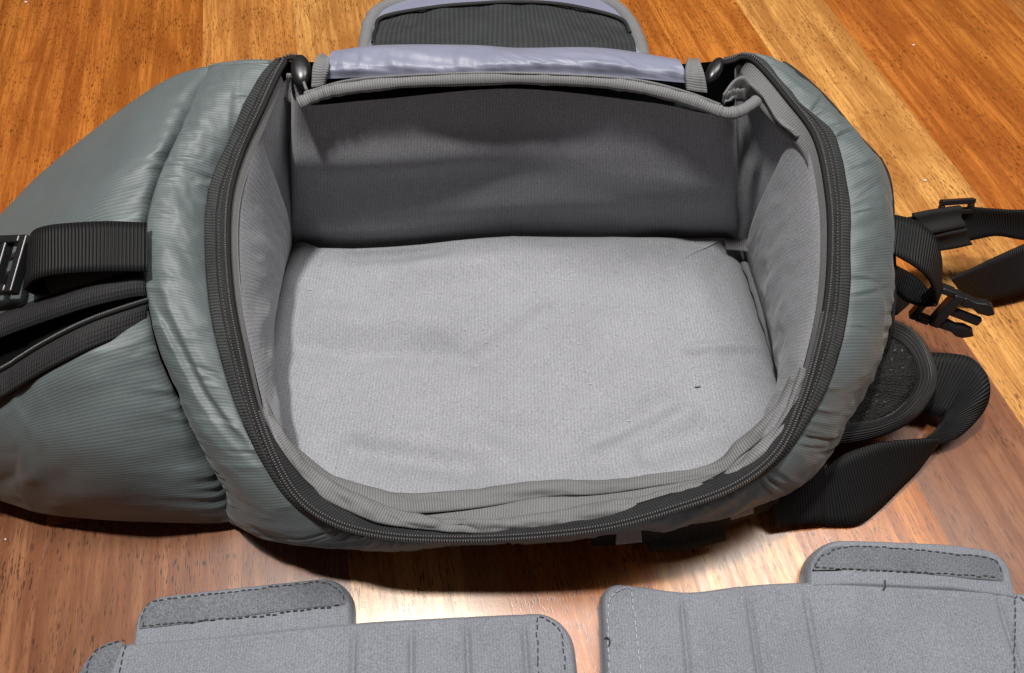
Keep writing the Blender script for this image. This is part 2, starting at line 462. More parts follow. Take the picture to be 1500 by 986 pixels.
for _ in range(110):
    a0 = RNG.uniform(0, arc[-1, 0]); side = RNG.random() < 0.6; ln = RNG.uniform(0.25, 0.75); tl = RNG.uniform(-0.012, 0.012); wd = RNG.uniform(0.0010, 0.0022); dp = RNG.uniform(0.0004, 0.0013)
    tq = T1[None] if side else 1 - T1[None]
    fd = np.clip(1 - tq / ln, 0, 1) ** 0.6 * np.clip(tq * 12, 0.2, 1)
    x = (arc - a0 - tl * tq) / wd
    crease = crease + fd * dp * (np.exp(-(x - 1.2) ** 2) * 0.7 - np.exp(-x ** 2))
G1 = G1 + N1 * (swell + crease * WB[:, None] + (puck + soft + fold) * np.minimum(1, wid / 0.02) * WB[:, None])[..., None]
G2 = G2 + (normals(G2, True) * 0)
out = (c_ - CEN); out[:, 2] = 0; out /= np.linalg.norm(out, axis=1, keepdims=True)
G2 = G2 + out[:, None] * (np.sin(np.pi * T2)[None, :] * 0.006 * (1 + 0.5 * fbm(arc * 30, T2[None] * 2, 5)))[..., None]
SH = np.concatenate([G1, G2], 1); SH[:, :, 2] = np.maximum(SH[:, :, 2], 0.0015)
grid('outer_shell', SH, M_NYLON, BAG, ci=True, flip=True)

# base panel
ring = d_[::8]; n = len(ring)
mesh_obj('base_panel', np.vstack([ring + [0, 0, -0.0005], [[*CEN[:2], 0.0012]]]), [(i, (i + 1) % n, n) for i in range(n)], M_NYLON, BAG, np.vstack([ring[:, :2], [CEN[:2]]]))


def sl(k0, k1):
    return rng_idx(k0, k1)


# zip tape outside of the coil, the coil itself (two rows of teeth)
q = sl(0, 28)
tt = np.array([0, .1, .2, .3, .4, .47, .53, .6, .7, .8, .9, 1.0])[None, :, None]
TP = a_[q][:, None] * (1 - tt) + b_[q][:, None] * tt
TP = TP + np.array([0, 0, 1.0]) * (0.0012 + 0.0010 * np.sin(np.pi * tt) - 0.0006 * (tt < 0.5))
TP = TP + np.array([0, 0, 1.0]) * (fbm(np.arange(len(q))[:, None] * 0.05, tt[..., 0] * 2, 2) * 0.0016)[..., None]
grid('zipper_tape', TP[:, :7], M_TAPE, BAG, thick=0.0010, flip=True)
grid('shell_binding', TP[:, 6:] + [0, 0, 0.0004], M_TAPE2, BAG, thick=0.0012, flip=True)
J = Join()
ts = even(TP[:, 4] + [0, 0, 0.0007], 760)
for i in range(0, 756, 2):
    if np.linalg.norm(TP[min(len(TP) - 1, int(i / 760 * len(TP))), 0] - TP[min(len(TP) - 1, int(i / 760 * len(TP))), -1]) > 0.006:
        J.grid(tube_data(np.linspace(ts[i], ts[i] * 0.1 + ts[i + 1] * 0.9, 3), 0.00026, 5))
J.build('tape_stitching', Mat('grey thread', (0.09, 0.09, 0.092), 0.7, 0.2).m, BAG, smooth=True, stuff=True)
NT = 600
coil = even(a_[q] + [0, 0, 0.0034], NT)
tube('zipper_cord', coil - [0, 0, 0.0014], 0.0014, M_CORD, BAG, k=8)
J = Join()
Tn = np.gradient(coil, axis=0); Tn /= np.linalg.norm(Tn, axis=1, keepdims=True)
sd = np.cross(Tn, [0, 0, 1.0]); sd /= np.linalg.norm(sd, axis=1, keepdims=True)
for i in range(0, NT):
    for s in (-1, 1):
        if s == 1 or 170 < i < 460:
            J.box(coil[i] + sd[i] * 0.0010 * s + [0, 0, 0.0002], Tn[i] * 0.00052, sd[i] * 0.0009, np.array([0, 0, 0.0009]), 0.55)
J.build('zipper_teeth', M_TEETH, BAG, smooth=True, stuff=True)

# inner lining: from the zip down to the floor of the compartment
KE = [(436, 356), (432, 356), (429, 356), (425, 370), (418, 392), (410, 425), (400, 465), (391, 510), (386, 560), (398, 612), (428, 664), (480, 700), (555, 720),
      (650, 722), (760, 716), (880, 706), (985, 694), (1062, 676), (1114, 648), (1147, 606), (1152, 570), (1138, 520), (1120, 460), (1104, 410), (1093, 380),
      (1088, 366), (1082, 358), (1076, 352), (1070, 352), (960, 347), (750, 341), (540, 356)]
fk = np.clip(1 - np.abs(np.arange(32) - 13.5) / 6.5, 0, 1) ** 0.6
rk = np.clip(1 - np.abs(np.arange(32) - 22.5) / 4.5, 0, 1) ** 0.5
E_ = pts([(u, v, .018 + .018 * w - .008 * x) for (u, v), w, x in zip(KE, fk, rk)])
inn = (CEN - A); inn[:, 2] = 0; inn /= np.linalg.norm(inn, axis=1, keepdims=True)
A1 = A + inn * 0.0032; A1[:, 2] -= 0.003
A1[29:32] = pts([(950, 150, .143), (750, 130, .143), (550, 146, .143)])
A1[28] = at(1066, 166, .143); A1[0] = at(440, 152, .143)
a1_, e_ = cr(A1, NS, True), cr(E_, NS, True)
T = np.linspace(0, 1, 44)


def lining(name, k0, k1, bulge, seed, dip=0.0, amp=0.0022, mat=M_LINING, edge=None):
    q = sl(k0, k1)
    G = a1_[q][:, None] * (1 - T[None, :, None]) + e_[q][:, None] * T[None, :, None]
    ii = (CEN - a1_[q]); ii[:, 2] = 0; ii /= np.linalg.norm(ii, axis=1, keepdims=True)
    s = np.linspace(0, 1, len(q))[:, None]
    b = bulge * np.sin(np.pi * T[None]) ** 0.8
    if edge:
        b = b * (1 - np.exp(-np.minimum(s, 1 - s) * 45))
    x = np.arange(len(q))[:, None] * 0.02
    b = b + amp * fbm(x * 2.0 + T[None] * 2.5, T[None] * 2.5 + 9 - x, seed) * np.sin(np.pi * T[None])
    return grid(name, G + ii[:, None] * b[..., None], mat, BAG, flip=False)


lining('left_lining', 2.4, 9.0, 0.008, 1, edge=1, amp=0.0016)
lining('front_lining', 8.6, 18.6, -0.004, 2, amp=0.002)
lining('right_lining', 18.0, 24.5, 0.010, 3, edge=1, amp=0.003)
# back wall with its slack folds
q = np.r_[sl(24.3, 32), sl(0, 2.6)]
G = a1_[q][:, None] * (1 - T[None, :, None]) + e_[q][:, None] * T[None, :, None]
s = np.linspace(0, 1, len(q))[:, None]; t = T[None]
def bumpseg(s, t, s0, t0, s1, t1, w):
    dx, dy = s1 - s0, t1 - t0; L = dx * dx + dy * dy
    k = np.clip(((s - s0) * dx + (t - t0) * dy) / L, 0, 1)
    return np.exp(-(((s - s0 - k * dx) ** 2 + (t - t0 - k * dy) ** 2) / w ** 2))
fold = 0.0065 * bumpseg(s, t, 0.25, 0.22, 0.60, 0.90, 0.13) + 0.005 * bumpseg(s, t, 0.86, 0.28, 0.60, 0.34, 0.11) + 0.003 * bumpseg(s, t, 0.12, 0.5, 0.3, 0.85, 0.1)
fold = fold + 0.003 * fbm(s * 4, t * 2.5, 6)
G = G + np.array([0, -1.0, 0.0]) * (fold * np.clip(t * 2.2, 0, 1) ** 1.2 * np.clip((1 - t) * 4, 0, 1) ** 0.7)[..., None]
grid('back_lining', G, M_LINING, BAG)

# padded floor of the compartment
NR = 60
ef = cr(E_, 320, True); cen = at(760, 500, .020)
rr = np.linspace(0, 1, NR) ** 0.8
FL = cen[None, None] + (ef[:, None] - cen) * (rr[None, :, None] * (0.992 + 0.05 * np.clip(1 - np.abs(np.linspace(0, 32, 320, endpoint=False) - 13.5) / 6.5, 0, 1)[:, None, None]))
fs = np.linspace(0, 32, 320, endpoint=False); backw = np.maximum(np.clip((fs - 28) / 2, 0, 1), np.clip(1 - fs / 2, 0, 1))[:, None]; backw = backw * backw * (3 - 2 * backw); FL[:, :, 1] -= 0.006 * backw * rr[None] ** 3; frontw = np.clip(1 - np.abs(fs - 13.5) / 6.5, 0, 1)[:, None] ** 0.6
FL[:, :, 2] = 0.022 - 0.006 * np.clip((rr[None] - 0.93) / 0.07, 0, 1) ** 2 * (1 - frontw) + 0.018 * frontw * np.clip((rr[None] - 0.62) / 0.38, 0, 1) ** 1.6
def fb(u0, v0, u1, v1, w):
    p, r = at(u0, v0, .02), at(u1, v1, .02)
    return bumpseg(FL[:, :, 0], FL[:, :, 1], p[0], p[1], r[0], r[1], w)
zz = -0.0036 * fb(440, 515, 680, 522, .009) + 0.0026 * fb(470, 470, 660, 480, .010) + 0.0012 * fb(690, 515, 790, 445, .004) - 0.002 * fb(700, 535, 800, 462, .007)
zz += 0.0030 * fb(540, 640, 720, 668, .010) - 0.0032 * fb(520, 670, 690, 696, .009) - 0.0015 * fb(600, 612, 780, 640, .010)
zz += 0.0030 * fb(890, 668, 1000, 612, .008) - 0.003 * fb(870, 650, 975, 596, .009) - 0.003 * fb(950, 676, 1050, 636, .009)
zz += 0.0025 * fb(1010, 520, 1130, 505, .004)
zz += -0.004 * fb(520, 380, 640, 372, .008) + 0.003 * fb(620, 400, 900, 380, .012)
zz += 0.0035 * fbm(FL[:, :, 0] * 20, FL[:, :, 1] * 20, 2, 4)
rightw = np.clip(1 - np.abs(fs - 22.5) / 5.5, 0, 1)[:, None]; rightw = rightw * rightw * (3 - 2 * rightw) * 1.1
FL[:, :, 2] += 0.003 - 0.013 * rightw * np.clip((rr[None] - 0.68) / 0.32, 0, 1) ** 1.6
FL[:, :, 2] += 1.4 * zz * (1 - np.clip((rr[None] - 0.9) / 0.1, 0, 1) * (1 - 0.6 * frontw))
FL[:, 0] = FL[:, 0].mean(0)
v, f, _ = grid_data(FL, True, False)
mesh_obj('floor_pad', v, f, M_LINING, BAG, v[:, :2])
ib = cr(E_, 160, True)
IB = np.stack([np.repeat(np.array([[*cen[:2], .003]]), 160, 0)] + [np.c_[cen[:2] + (ib - cen)[:, :2] * k, np.full(160, z) + (ib[:, 2] - .018 if k > 1 else 0)] for k, z in ((0.5, .003), (0.96, .003), (1.0, .006), (1.012, .022))], 1)
grid('inner_base', IB, M_LINING, BAG, ci=True)
# thread scraps on the pad
for u, vv, du, dv in ((1022, 567, 8, -1), (493, 690, 2, 10)):
    J = Join()
    zp = float(v[np.argmin(np.linalg.norm(v[:, :2] - at(u, vv, .022)[:2], axis=1)), 2]) + 0.0005
    p, r = at(u - du / 2, vv - dv / 2, zp), at(u + du / 2, vv + dv / 2, zp)
    J.grid(tube_data(np.linspace(p, r, 5), 0.0004, 6))
    J.build('thread_scrap', M_THREAD, BAG, smooth=True)

# lint caught on the brushed pad
J = Join()
for k in range(70):
    i, j = RNG.integers(0, 320), RNG.integers(4, 52)
    p = FL[i, j] + [0, 0, 0.0005]; a = RNG.uniform(0, 6.28); L = RNG.uniform(0.0008, 0.0032); b = RNG.uniform(-0.6, 0.6)
    c = np.array([p + np.array([math.cos(a + b * q) * L * q, math.sin(a + b * q) * L * q, 0.0004 * math.sin(3.1 * q)]) for q in np.linspace(0, 1, 5)])
    J.grid(tube_data(c, 0.00016, 4))
J.build('lint', Mat('pale lint', (0.55, 0.54, 0.53), 0.9, 0.1).m, BAG, smooth=True, stuff=True)

# seam piping at the right edge of the floor pad
tube('seam_piping', cr(pts([(1090, 384, .014), (1102, 415, .013), (1118, 465, .013), (1136, 520, .013), (1149, 565, .015), (1148, 596, .020)]), 60), 0.0026, M_BINDING, BAG, wob=0.0012)
ribbon('seam_tab', [(1062, 352, .030), (1090, 350, .032), (1100, 352, .034)], [(1064, 366, .026), (1090, 368, .028), (1102, 372, .028)], M_BINDING, BAG)


def roll(name, keys, r, flat=0.7, n=220, wob=0.0016, mat=M_BINDING, k=14):
    P = cr(pts(keys), n)
    return tube(name, P, r, mat, BAG, k=k, flat=flat, wob=wob)


# grey binding tapes round the opening
def zk(uv, zs):
    x = np.linspace(0, 1, len(zs)); return [(u, v, float(np.interp(i / (len(uv) - 1), x, zs))) for i, (u, v) in enumerate(uv)]


RB_O = [(364, 556), (380, 608), (403, 656), (428, 692), (465, 724), (510, 749), (560, 767), (620, 776), (680, 780), (740, 780), (800, 775), (860, 765), (920, 753), (980, 738), (1040, 722), (1085, 702), (1120, 676), (1150, 636), (1170, 592), (1184, 545)]
RB_I = [(378, 552), (396, 600), (418, 640), (444, 672), (480, 700), (522, 722), (572, 742), (630, 757), (690, 762), (740, 762), (800, 751), (860, 739), (920, 730), (980, 718), (1035, 704), (1078, 684), (1102, 660), (1138, 622), (1158, 580), (1173, 538)]
SB_O = [(418, 668), (470, 716), (548, 746), (610, 752), (700, 744), (800, 728), (880, 724), (950, 714), (1020, 703), (1062, 690), (1085, 668), (1118, 640), (1150, 598), (1168, 556)]
SB_I = [(428, 652), (482, 694), (548, 717), (606, 723), (700, 717), (800, 706), (880, 704), (950, 696), (1020, 687), (1058, 672), (1078, 650), (1106, 626), (1140, 588), (1158, 550)]
ribbon('rim_binding', zk(RB_O, [.088, .076, .064, .058, .057, .061, .070, .084, .096]), zk(RB_I, [.087, .076, .064, .058, .057, .061, .069, .083, .095]), M_BINDING, BAG, n=300, m=12, thick=0.001, crown=0.0022, wr=0.0040, wf=70, seed=2)
ribbon('binding_tape', zk(SB_O[2:-2], [.047, .049, .050, .053, .060, .068]), zk([(560, 752), (630, 763), (700, 768), (800, 760), (880, 744), (950, 732), (1020, 716), (1065, 700), (1090, 678), (1120, 650)], [.050, .050, .051, .054, .061, .068]), M_BINDING, BAG, n=120, m=6, thick=0.0008)
ribbon('seam_binding', zk(SB_O, [.070, .056, .050, .050, .052, .055, .062, .074, .090]), zk(SB_I, [.066, .053, .047, .048, .050, .053, .059, .072, .088]), M_BINDING, BAG, n=240, m=12, thick=0.001, crown=0.0022, wr=0.0030, wf=45, seed=4)
q = sl(8.0, 19.5)
tt = np.linspace(0, 1, 6)[None, :, None]
w_in = (inn_ := (CEN - a_[q])); w_in[:, 2] = 0; w_in /= np.linalg.norm(w_in, axis=1, keepdims=True)
tap = np.clip(np.minimum(np.linspace(0, 1, len(q)), np.linspace(1, 0, len(q))) * 5, 0.02, 1)[:, None, None]
TI = a_[q][:, None] + w_in[:, None] * (0.011 * tt * tap) + np.array([0, 0, 1.0]) * (-0.007 * tt * tap)
grid('inner_zipper_tape', TI, M_TAPE, BAG, thick=0.0009)
q = sl(1.2, 8.4)
w_in = (CEN - a_[q]); w_in[:, 2] = 0; w_in /= np.linalg.norm(w_in, axis=1, keepdims=True)
TI = a_[q][:, None] + w_in[:, None] * ((0.0006 + 0.0028 * np.sin(np.pi * np.linspace(0, 1, len(q))) ** 0.5)[:, None, None] * tt) + np.array([0, 0, 1.0]) * (0.0012 - 0.006 * tt)
grid('side_binding', TI, M_BINDING, BAG, thick=0.0012)
q = sl(19.2, 26.6)
w_in = (CEN - a_[q]); w_in[:, 2] = 0; w_in /= np.linalg.norm(w_in, axis=1, keepdims=True)
sw = np.linspace(0, 1, len(q))
TI = a_[q][:, None] + w_in[:, None] * ((0.0006 + 0.0024 * np.sin(np.pi * sw) ** 0.5 + 0.008 * np.exp(-((sw - 0.82) / 0.15) ** 2))[:, None, None] * tt) + np.array([0, 0, 1.0]) * (0.0012 - 0.008 * tt)
grid('side_binding', TI, M_BINDING, BAG, thick=0.0012)

# back rim roll, crumpled gusset corners
roll('back_binding', [(438, 152, .146), (470, 138, .149), (507, 130, .151), (587, 121, .152), (693, 116, .153), (780, 115, .153), (876, 120, .152), (940, 129, .151), (1004, 145, .149),
                      (1045, 160, .147), (1066, 166, .146), (1086, 162, .145), (1108, 148, .145)], 0.0036, 0.9, wob=0.0008)
ribbon('back_binding_tape', [(446, 134, .151), (507, 117, .155), (587, 110, .156), (693, 106, .157), (780, 107, .157), (876, 111, .156), (940, 117, .155), (1004, 133, .153), (1056, 152, .150)],
       [(442, 150, .147), (507, 128, .151), (587, 119, .152), (693, 115, .153), (780, 114, .153), (876, 119, .152), (940, 128, .151), (1004, 144, .149), (1050, 162, .146)], M_BINDING, BAG, n=120, thick=0.001)
ribbon('gusset', [(420, 108, .149), (440, 112, .150), (448, 130, .148)], [(408, 140, .140), (425, 150, .134), (440, 160, .136)], M_BINDING, BAG, crown=0.004)
Gg = cr(pts([(1060, 138, .147), (1075, 118, .151), (1090, 112, .152), (1102, 125, .150), (1118, 140, .147), (1140, 175, .142), (1165, 200, .138)]), 60)
Gh = cr(pts([(1062, 150, .142), (1080, 148, .138), (1095, 150, .136), (1108, 158, .134), (1125, 172, .132), (1146, 196, .130), (1170, 212, .130)]), 60)
tt = np.linspace(0, 1, 12)[None, :, None]
GG = Gg[:, None] * (1 - tt) + Gh[:, None] * tt
GG = GG + np.array([0, 0, 1.0]) * (fbm(np.arange(60)[:, None] * 0.16, tt[..., 0] * 3, 4) * 0.010 * np.sin(np.pi * tt[..., 0]))[..., None]
grid('gusset', GG, M_BINDING, BAG, thick=0.001)

# ------------------------------------------------------------------ back flap (part of the bag), opened away from the camera
def rowset(rows, n, m):
    R = np.array([cr(pts(r), n) for r in rows])            # rows x n
    return np.array([cr(R[:, i], m) for i in range(n)])    # n x m


rows = [[(468, 116, .152), (560, 112, .154), (690, 108, .156), (800, 108, .156), (900, 112, .154), (1008, 122, .151)],
        [(474, 100, .157), (560, 95, .159), (690, 94, .160), (800, 94, .160), (900, 96, .159), (1006, 108, .155)],
        [(482, 80, .158), (560, 72, .161), (690, 72, .161), (760, 78, .160), (880, 78, .160), (998, 94, .156)],
        [(492, 74, .152), (560, 66, .154), (690, 66, .154), (760, 70, .153), (880, 70, .153), (990, 86, .150)],
        [(510, 80, .138), (570, 76, .138), (690, 76, .138), (760, 78, .138), (860, 78, .138), (960, 88, .138)]]
SG = rowset(rows, 150, 40)
s = np.linspace(0, 1, 150)[:, None]; t = np.linspace(0, 1, 40)[None]
SG = SG + np.array([0, -0.3, 1.0]) * ((0.0012 * (0.5 - 2 * np.abs(vnoise(s * 55 + t * 2, t * 1.5, 3))) * np.clip(1.2 - t * 2, 0, 1) + 0.0016 * fbm(s * 26, t * 2.0 + s * 6, 3) + 0.0022 * fbm(s * 7 + t * 3, t * 4, 5)) * np.sin(np.pi * np.clip(t * 1.5, 0, 1)))[..., None]
FLAP = grid('flap_roll', SG, M_SATIN, BAG)
rows = [[(534, 84, .132), (640, 84, .134), (740, 84, .134), (840, 84, .134), (944, 86, .132)],
        [(538, 55, .128), (640, 55, .131), (740, 55, .131), (840, 55, .131), (938, 62, .128)],
        [(548, 26, .125), (640, 26, .128), (740, 26, .128), (840, 26, .128), (922, 30, .125)],
        [(580, 7, .122), (650, 4, .125), (740, 2, .126), (830, 2, .125), (894, 8, .122)],
        [(600, 2, .119), (660, -4, .121), (740, -6, .122), (820, -5, .121), (872, 0, .119)]]
LG = rowset(rows, 90, 40)
lid = grid('lid', LG, M_SATIN, BAG, thick=0.004, offset=1)
edge = cr(pts([(532, 90, .132), (537, 58, .130), (543, 34, .128), (560, 15, .126), (600, 3, .124), (660, -3, .125), (740, -5, .126), (820, -4, .125), (872, 1, .124), (903, 14, .126), (922, 34, .128), (934, 60, .130), (942, 88, .132)]), 160)
tube('lid_binding', edge + [0, 0, 0.001], 0.0046, M_BINDING, BAG, k=12, flat=0.9, wob=0.0004)
rows = [[(545, 84, .142), (640, 84, .144), (740, 86, .144), (840, 86, .144), (932, 86, .142)],
        [(546, 60, .139), (640, 60, .142), (740, 60, .143), (840, 60, .142), (930, 64, .139)],
        [(551, 42, .137), (640, 34, .140), (740, 28, .141), (830, 34, .140), (922, 46, .137)],
        [(564, 24, .136), (640, 11, .138), (740, 4, .139), (820, 7, .138), (908, 28, .136)]]
PG = rowset(rows, 90, 30)
PG = PG + np.array([0, 0, 1.0]) * (0.002 * fbm(np.arange(90)[:, None] * 0.12, np.arange(30)[None] * 0.1, 2))[..., None]
grid('mesh_pocket', PG, M_MESHLIN, lid, thick=0.001)
tube('elastic_edge', cr(pts([(546, 62, .140), (550, 44, .139), (563, 24, .139), (640, 10, .140), (700, 5, .141), (740, 3, .141), (800, 4, .141), (850, 11, .140), (908, 27, .139), (923, 48, .138)]), 90), 0.0012, M_PIPING, lid, k=8)

# pulls and tabs at the two ends of the zip
def ellipsoid(c, ax, ay, az, n=20, m=12, p=1.0):
    a = np.linspace(0, 2 * np.pi, n + 1)[:, None]; b = np.linspace(-np.pi / 2, np.pi / 2, m)[None]
    x = np.cos(a) * np.cos(b) ** p; y = np.sin(a) * np.cos(b) ** p; z = np.sin(b) + 0 * a
    return c + x[..., None] * ax + y[..., None] * ay + z[..., None] * az


def puller(c, yaw, L, Wd_, hgt):
    """rounded slider cap"""
    ex = np.array([math.cos(yaw), math.sin(yaw), 0]); ey = np.array([-math.sin(yaw), math.cos(yaw), 0.35]); ez = np.array([0, -0.35, 1.0])
    J = Join()
    J.grid(ellipsoid(c, ex * Wd_, ey * L, ez * hgt, 28, 16, p=0.75))
    J.build('zipper_slider', M_PLASTIC, BAG, smooth=True)


puller(at(441, 104, .150), 0.15, 0.0098, 0.0058, 0.0036)
puller(at(1046, 104, .153), -0.50, 0.0085, 0.0042, 0.0036)
ribbon('pull_tab', [(456, 128, .150), (458, 100, .157), (464, 84, .158), (472, 80, .150)], [(474, 126, .151), (480, 102, .158), (484, 88, .158), (490, 84, .150)], M_BINDING, BAG, thick=0.0022, crown=0.0015)
ribbon('pull_tab', [(1006, 132, .150), (1004, 108, .156), (1006, 92, .157), (1008, 86, .150)], [(1036, 136, .149), (1032, 110, .156), (1026, 92, .157), (1024, 86, .150)], M_BINDING, BAG, thick=0.0022, crown=0.0015)

# ------------------------------------------------------------------ left end pocket of the bag
TOP = [[(309, 97, .1455), (240, 122, .137), (150, 182, .118), (60, 255, .098), (0, 315, .085), (-120, 440, .060)],
       [(269, 186, .1385), (200, 212, .137), (120, 262, .124), (50, 312, .107), (0, 352, .096), (-120, 455, .070)],
       [(234, 262, .1315), (160, 282, .134), (85, 322, .123), (30, 355, .112), (0, 380, .104), (-120, 470, .078)],
       [(215, 345, .1235), (150, 350, .128), (80, 372, .120), (30, 392, .112), (0, 408, .105), (-120, 482, .082)],
       [(215, 412, .1165), (150, 425, .118), (80, 446, .110), (30, 463, .103), (0, 475, .098), (-120, 520, .082)]]
FRONT = [[(218, 455, .110), (140, 482, .119), (70, 516, .113), (30, 540, .107), (0, 558, .102), (-120, 620, .086)],
         [(240, 535, .094), (150, 556, .104), (70, 584, .098), (30, 600, .093), (0, 612, .089), (-120, 650, .074)],
         [(287, 630, .063), (180, 648, .080), (90, 660, .077), (40, 666, .073), (0, 668, .069), (-120, 680, .058)],
         [(328, 704, .035), (210, 715, .050), (110, 717, .049), (40, 713, .047), (0, 704, .045), (-120, 690, .040)],
         [(346, 764, .009), (230, 763, .014), (130, 759, .016), (60, 752, .018), (10, 736, .022), (-120, 690, .026)]]
def panel(rows, n, m, seed, amp=0.002, pinch=True):
    G = rowset(rows, n, m)
    s = np.linspace(0, 1, n)[:, None]; t = np.linspace(0, 1, m)[None]
    N = normals(G)
    if N[..., 2].mean() < 0:
        N = -N
    d = amp * fbm(s * 3.5, t * 3, seed) * np.sin(np.pi * np.clip(s, 0, 1)) ** 0.5
    if pinch:
        d = d + 0.0020 * np.exp(-s * 18) * (1 - 4 * np.abs(vnoise(t * 19 + s * 4, s * 5, seed + 1))) * (1 - np.exp(-s * 70))
        d = d + 0.0025 * np.exp(-s * 9) * fbm(t * 12 + s * 2, s * 6, seed + 1) * (1 - np.exp(-s * 60))
        d = d + 0.0070 * (1 - np.exp(-s * 45)) * np.exp(-s * 4) - 0.002 * np.exp(-s * 60)
    edge_t = np.clip(np.minimum(t, 1 - t) * 8, 0, 1)
    return G + N * (d * (0.3 + 0.7 * edge_t))[..., None]
PT = panel(TOP, 120, 110, 2, 0.0022)
PF = panel(FRONT, 120, 130, 5, 0.0028)
# skirt behind the top panel and under the front panel, down to the floor
bk = PT[:, 0]
sk1 = np.linspace(0, 1, 18)[None, 1:, None]
low = bk.copy(); low[:, 2] = 0.003; low[:, 1] += 0.004
SKB = bk[:, None] * (1 - sk1) + low[:, None] * sk1
SKB[:, :, 1] += (0.022 * np.sin(np.pi * sk1[..., 0]))
PTF = np.concatenate([SKB[:, ::-1], PT], 1)
grid('end_pocket_top', PTF, M_NYLON_END, BAG, flip=False)
lo = PF[:, -1].copy(); lo[:, 2] = 0.002; lo[:, 1] += 0.008; lo[:, 0] += 0.006
sk2 = np.linspace(0, 1, 8)[None, 1:, None]
grid('end_pocket_front', np.concatenate([PF, PF[:, -1][:, None] * (1 - sk2) + lo[:, None] * sk2], 1), M_NYLON_END, BAG, flip=False)
# outer end cap
capring = np.vstack([PTF[-1], PF[-1], lo[-1:]])
nc = len(capring)
mesh_obj('end_cap', np.vstack([capring, capring.mean(0)[None]]), [(i, (i + 1) % nc, nc) for i in range(nc)], M_NYLON_END, BAG, np.zeros((nc + 1, 2)))
# dark inside of the half open pocket
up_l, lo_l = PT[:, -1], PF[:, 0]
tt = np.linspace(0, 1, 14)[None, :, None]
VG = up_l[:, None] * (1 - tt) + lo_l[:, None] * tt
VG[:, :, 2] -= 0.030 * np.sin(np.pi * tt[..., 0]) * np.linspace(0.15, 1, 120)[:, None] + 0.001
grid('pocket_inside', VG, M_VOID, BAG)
def lip(name, L, dv, w, lift, mat):
    n = len(L); tt = np.linspace(0, 1, 7)[None, :, None]
    G = L[:, None] + np.asarray(dv)[None, None] * (tt * w) + np.array([0, 0, 1.0]) * lift
    return G
n_up = up_l + [0, 0, 0.0016]
G = np.stack([cr(np.array([n_up[i] + [0, 0.005, 0.0006], n_up[i] + [0, 0.001, 0.0004], n_up[i] + [0, -0.004, -0.0015], n_up[i] + [0, -0.007, -0.0055]]), 10) for i in range(len(n_up))])
grid('pocket_zipper_tape', G, M_TAPE, BAG, thick=0.001)
n_lo = lo_l + [0, 0, 0.0016]
G = np.stack([cr(np.array([n_lo[i] + [0, 0.0045, -0.0004], n_lo[i] + [0, 0.0, 0.0004], n_lo[i] + [0, -0.005, -0.0016], n_lo[i] + [0, -0.009, -0.0050]]), 10) for i in range(len(n_lo))])
grid('pocket_zipper_tape', G, M_TAPE, BAG, thick=0.001)
pc = even(n_lo + [0, 0.0045, 0.0012], 150)
tube('pocket_zipper_cord', pc, 0.0012, M_CORD, BAG, k=8)
J = Join()
Tn = np.gradient(pc, axis=0); Tn /= np.linalg.norm(Tn, axis=1, keepdims=True)
for i in range(150):
    J.box(pc[i] + [0, 0, 0.0012], Tn[i] * 0.0004, np.array([0, 0.0009, 0]), np.array([0, 0, 0.0006]), 0.5)
J.build('pocket_zipper_teeth', M_TEETH, BAG, smooth=True, stuff=True)

# left compression strap and buckle
ribbon('side_strap', [(216, 327, .132), (160, 325, .138), (110, 327, .139), (72, 331, .138), (52, 338, .134), (44, 350, .128)],
       [(216, 398, .124), (160, 398, .130), (110, 400, .131), (72, 404, .130), (48, 412, .126), (38, 424, .120)], M_WEB, BAG, thick=0.0018)
ribbon('side_strap_end', [(44, 352, .128), (60, 362, .120), (110, 366, .118), (150, 362, .117)], [(36, 424, .119), (60, 432, .112), (110, 424, .112), (160, 414, .113)], M_WEB, BAG, thick=0.0018)


def frame_axes(p0, p1, p2):
    ex = p1 - p0; lx = np.linalg.norm(ex); ex = ex / lx
    ey = p2 - p0; ey = ey - ex * (ey @ ex); ly = np.linalg.norm(ey); ey = ey / ly
    return ex, ey, np.cross(ex, ey), lx, ly


o0 = at(46, 346, .126); ex, ey, ez, lx, ly = frame_axes(o0, at(-60, 350, .118), at(36, 430, .118))
ez = ez if ez[2] > 0 else -ez
BK = Join()
def fb_(x0, x1, y0, y1, z0, z1):
    c = o0 + ex * (x0 + x1) / 2 + ey * (y0 + y1) / 2 + ez * (z0 + z1) / 2
    BK.box(c, ex * (x1 - x0) / 2, ey * (y1 - y0) / 2, ez * (z1 - z0) / 2)
fb_(0.000, 0.0045, 0.0, ly, -.003, .003)
fb_(0.012, 0.0155, 0.0, ly, -.003, .0026)
fb_(0.0045, 0.040, 0.0, 0.0045, -.003, .003)
fb_(0.0045, 0.040, ly - .0045, ly, -.003, .003)
fb_(0.0155, 0.040, ly * .36, ly * .64, -.0025, .0035)
fb_(0.026, 0.040, 0.0047, ly - .0047, -.0045, -.0026)
BK.build('buckle', M_PLASTIC, BAG, bevel=0.0012)

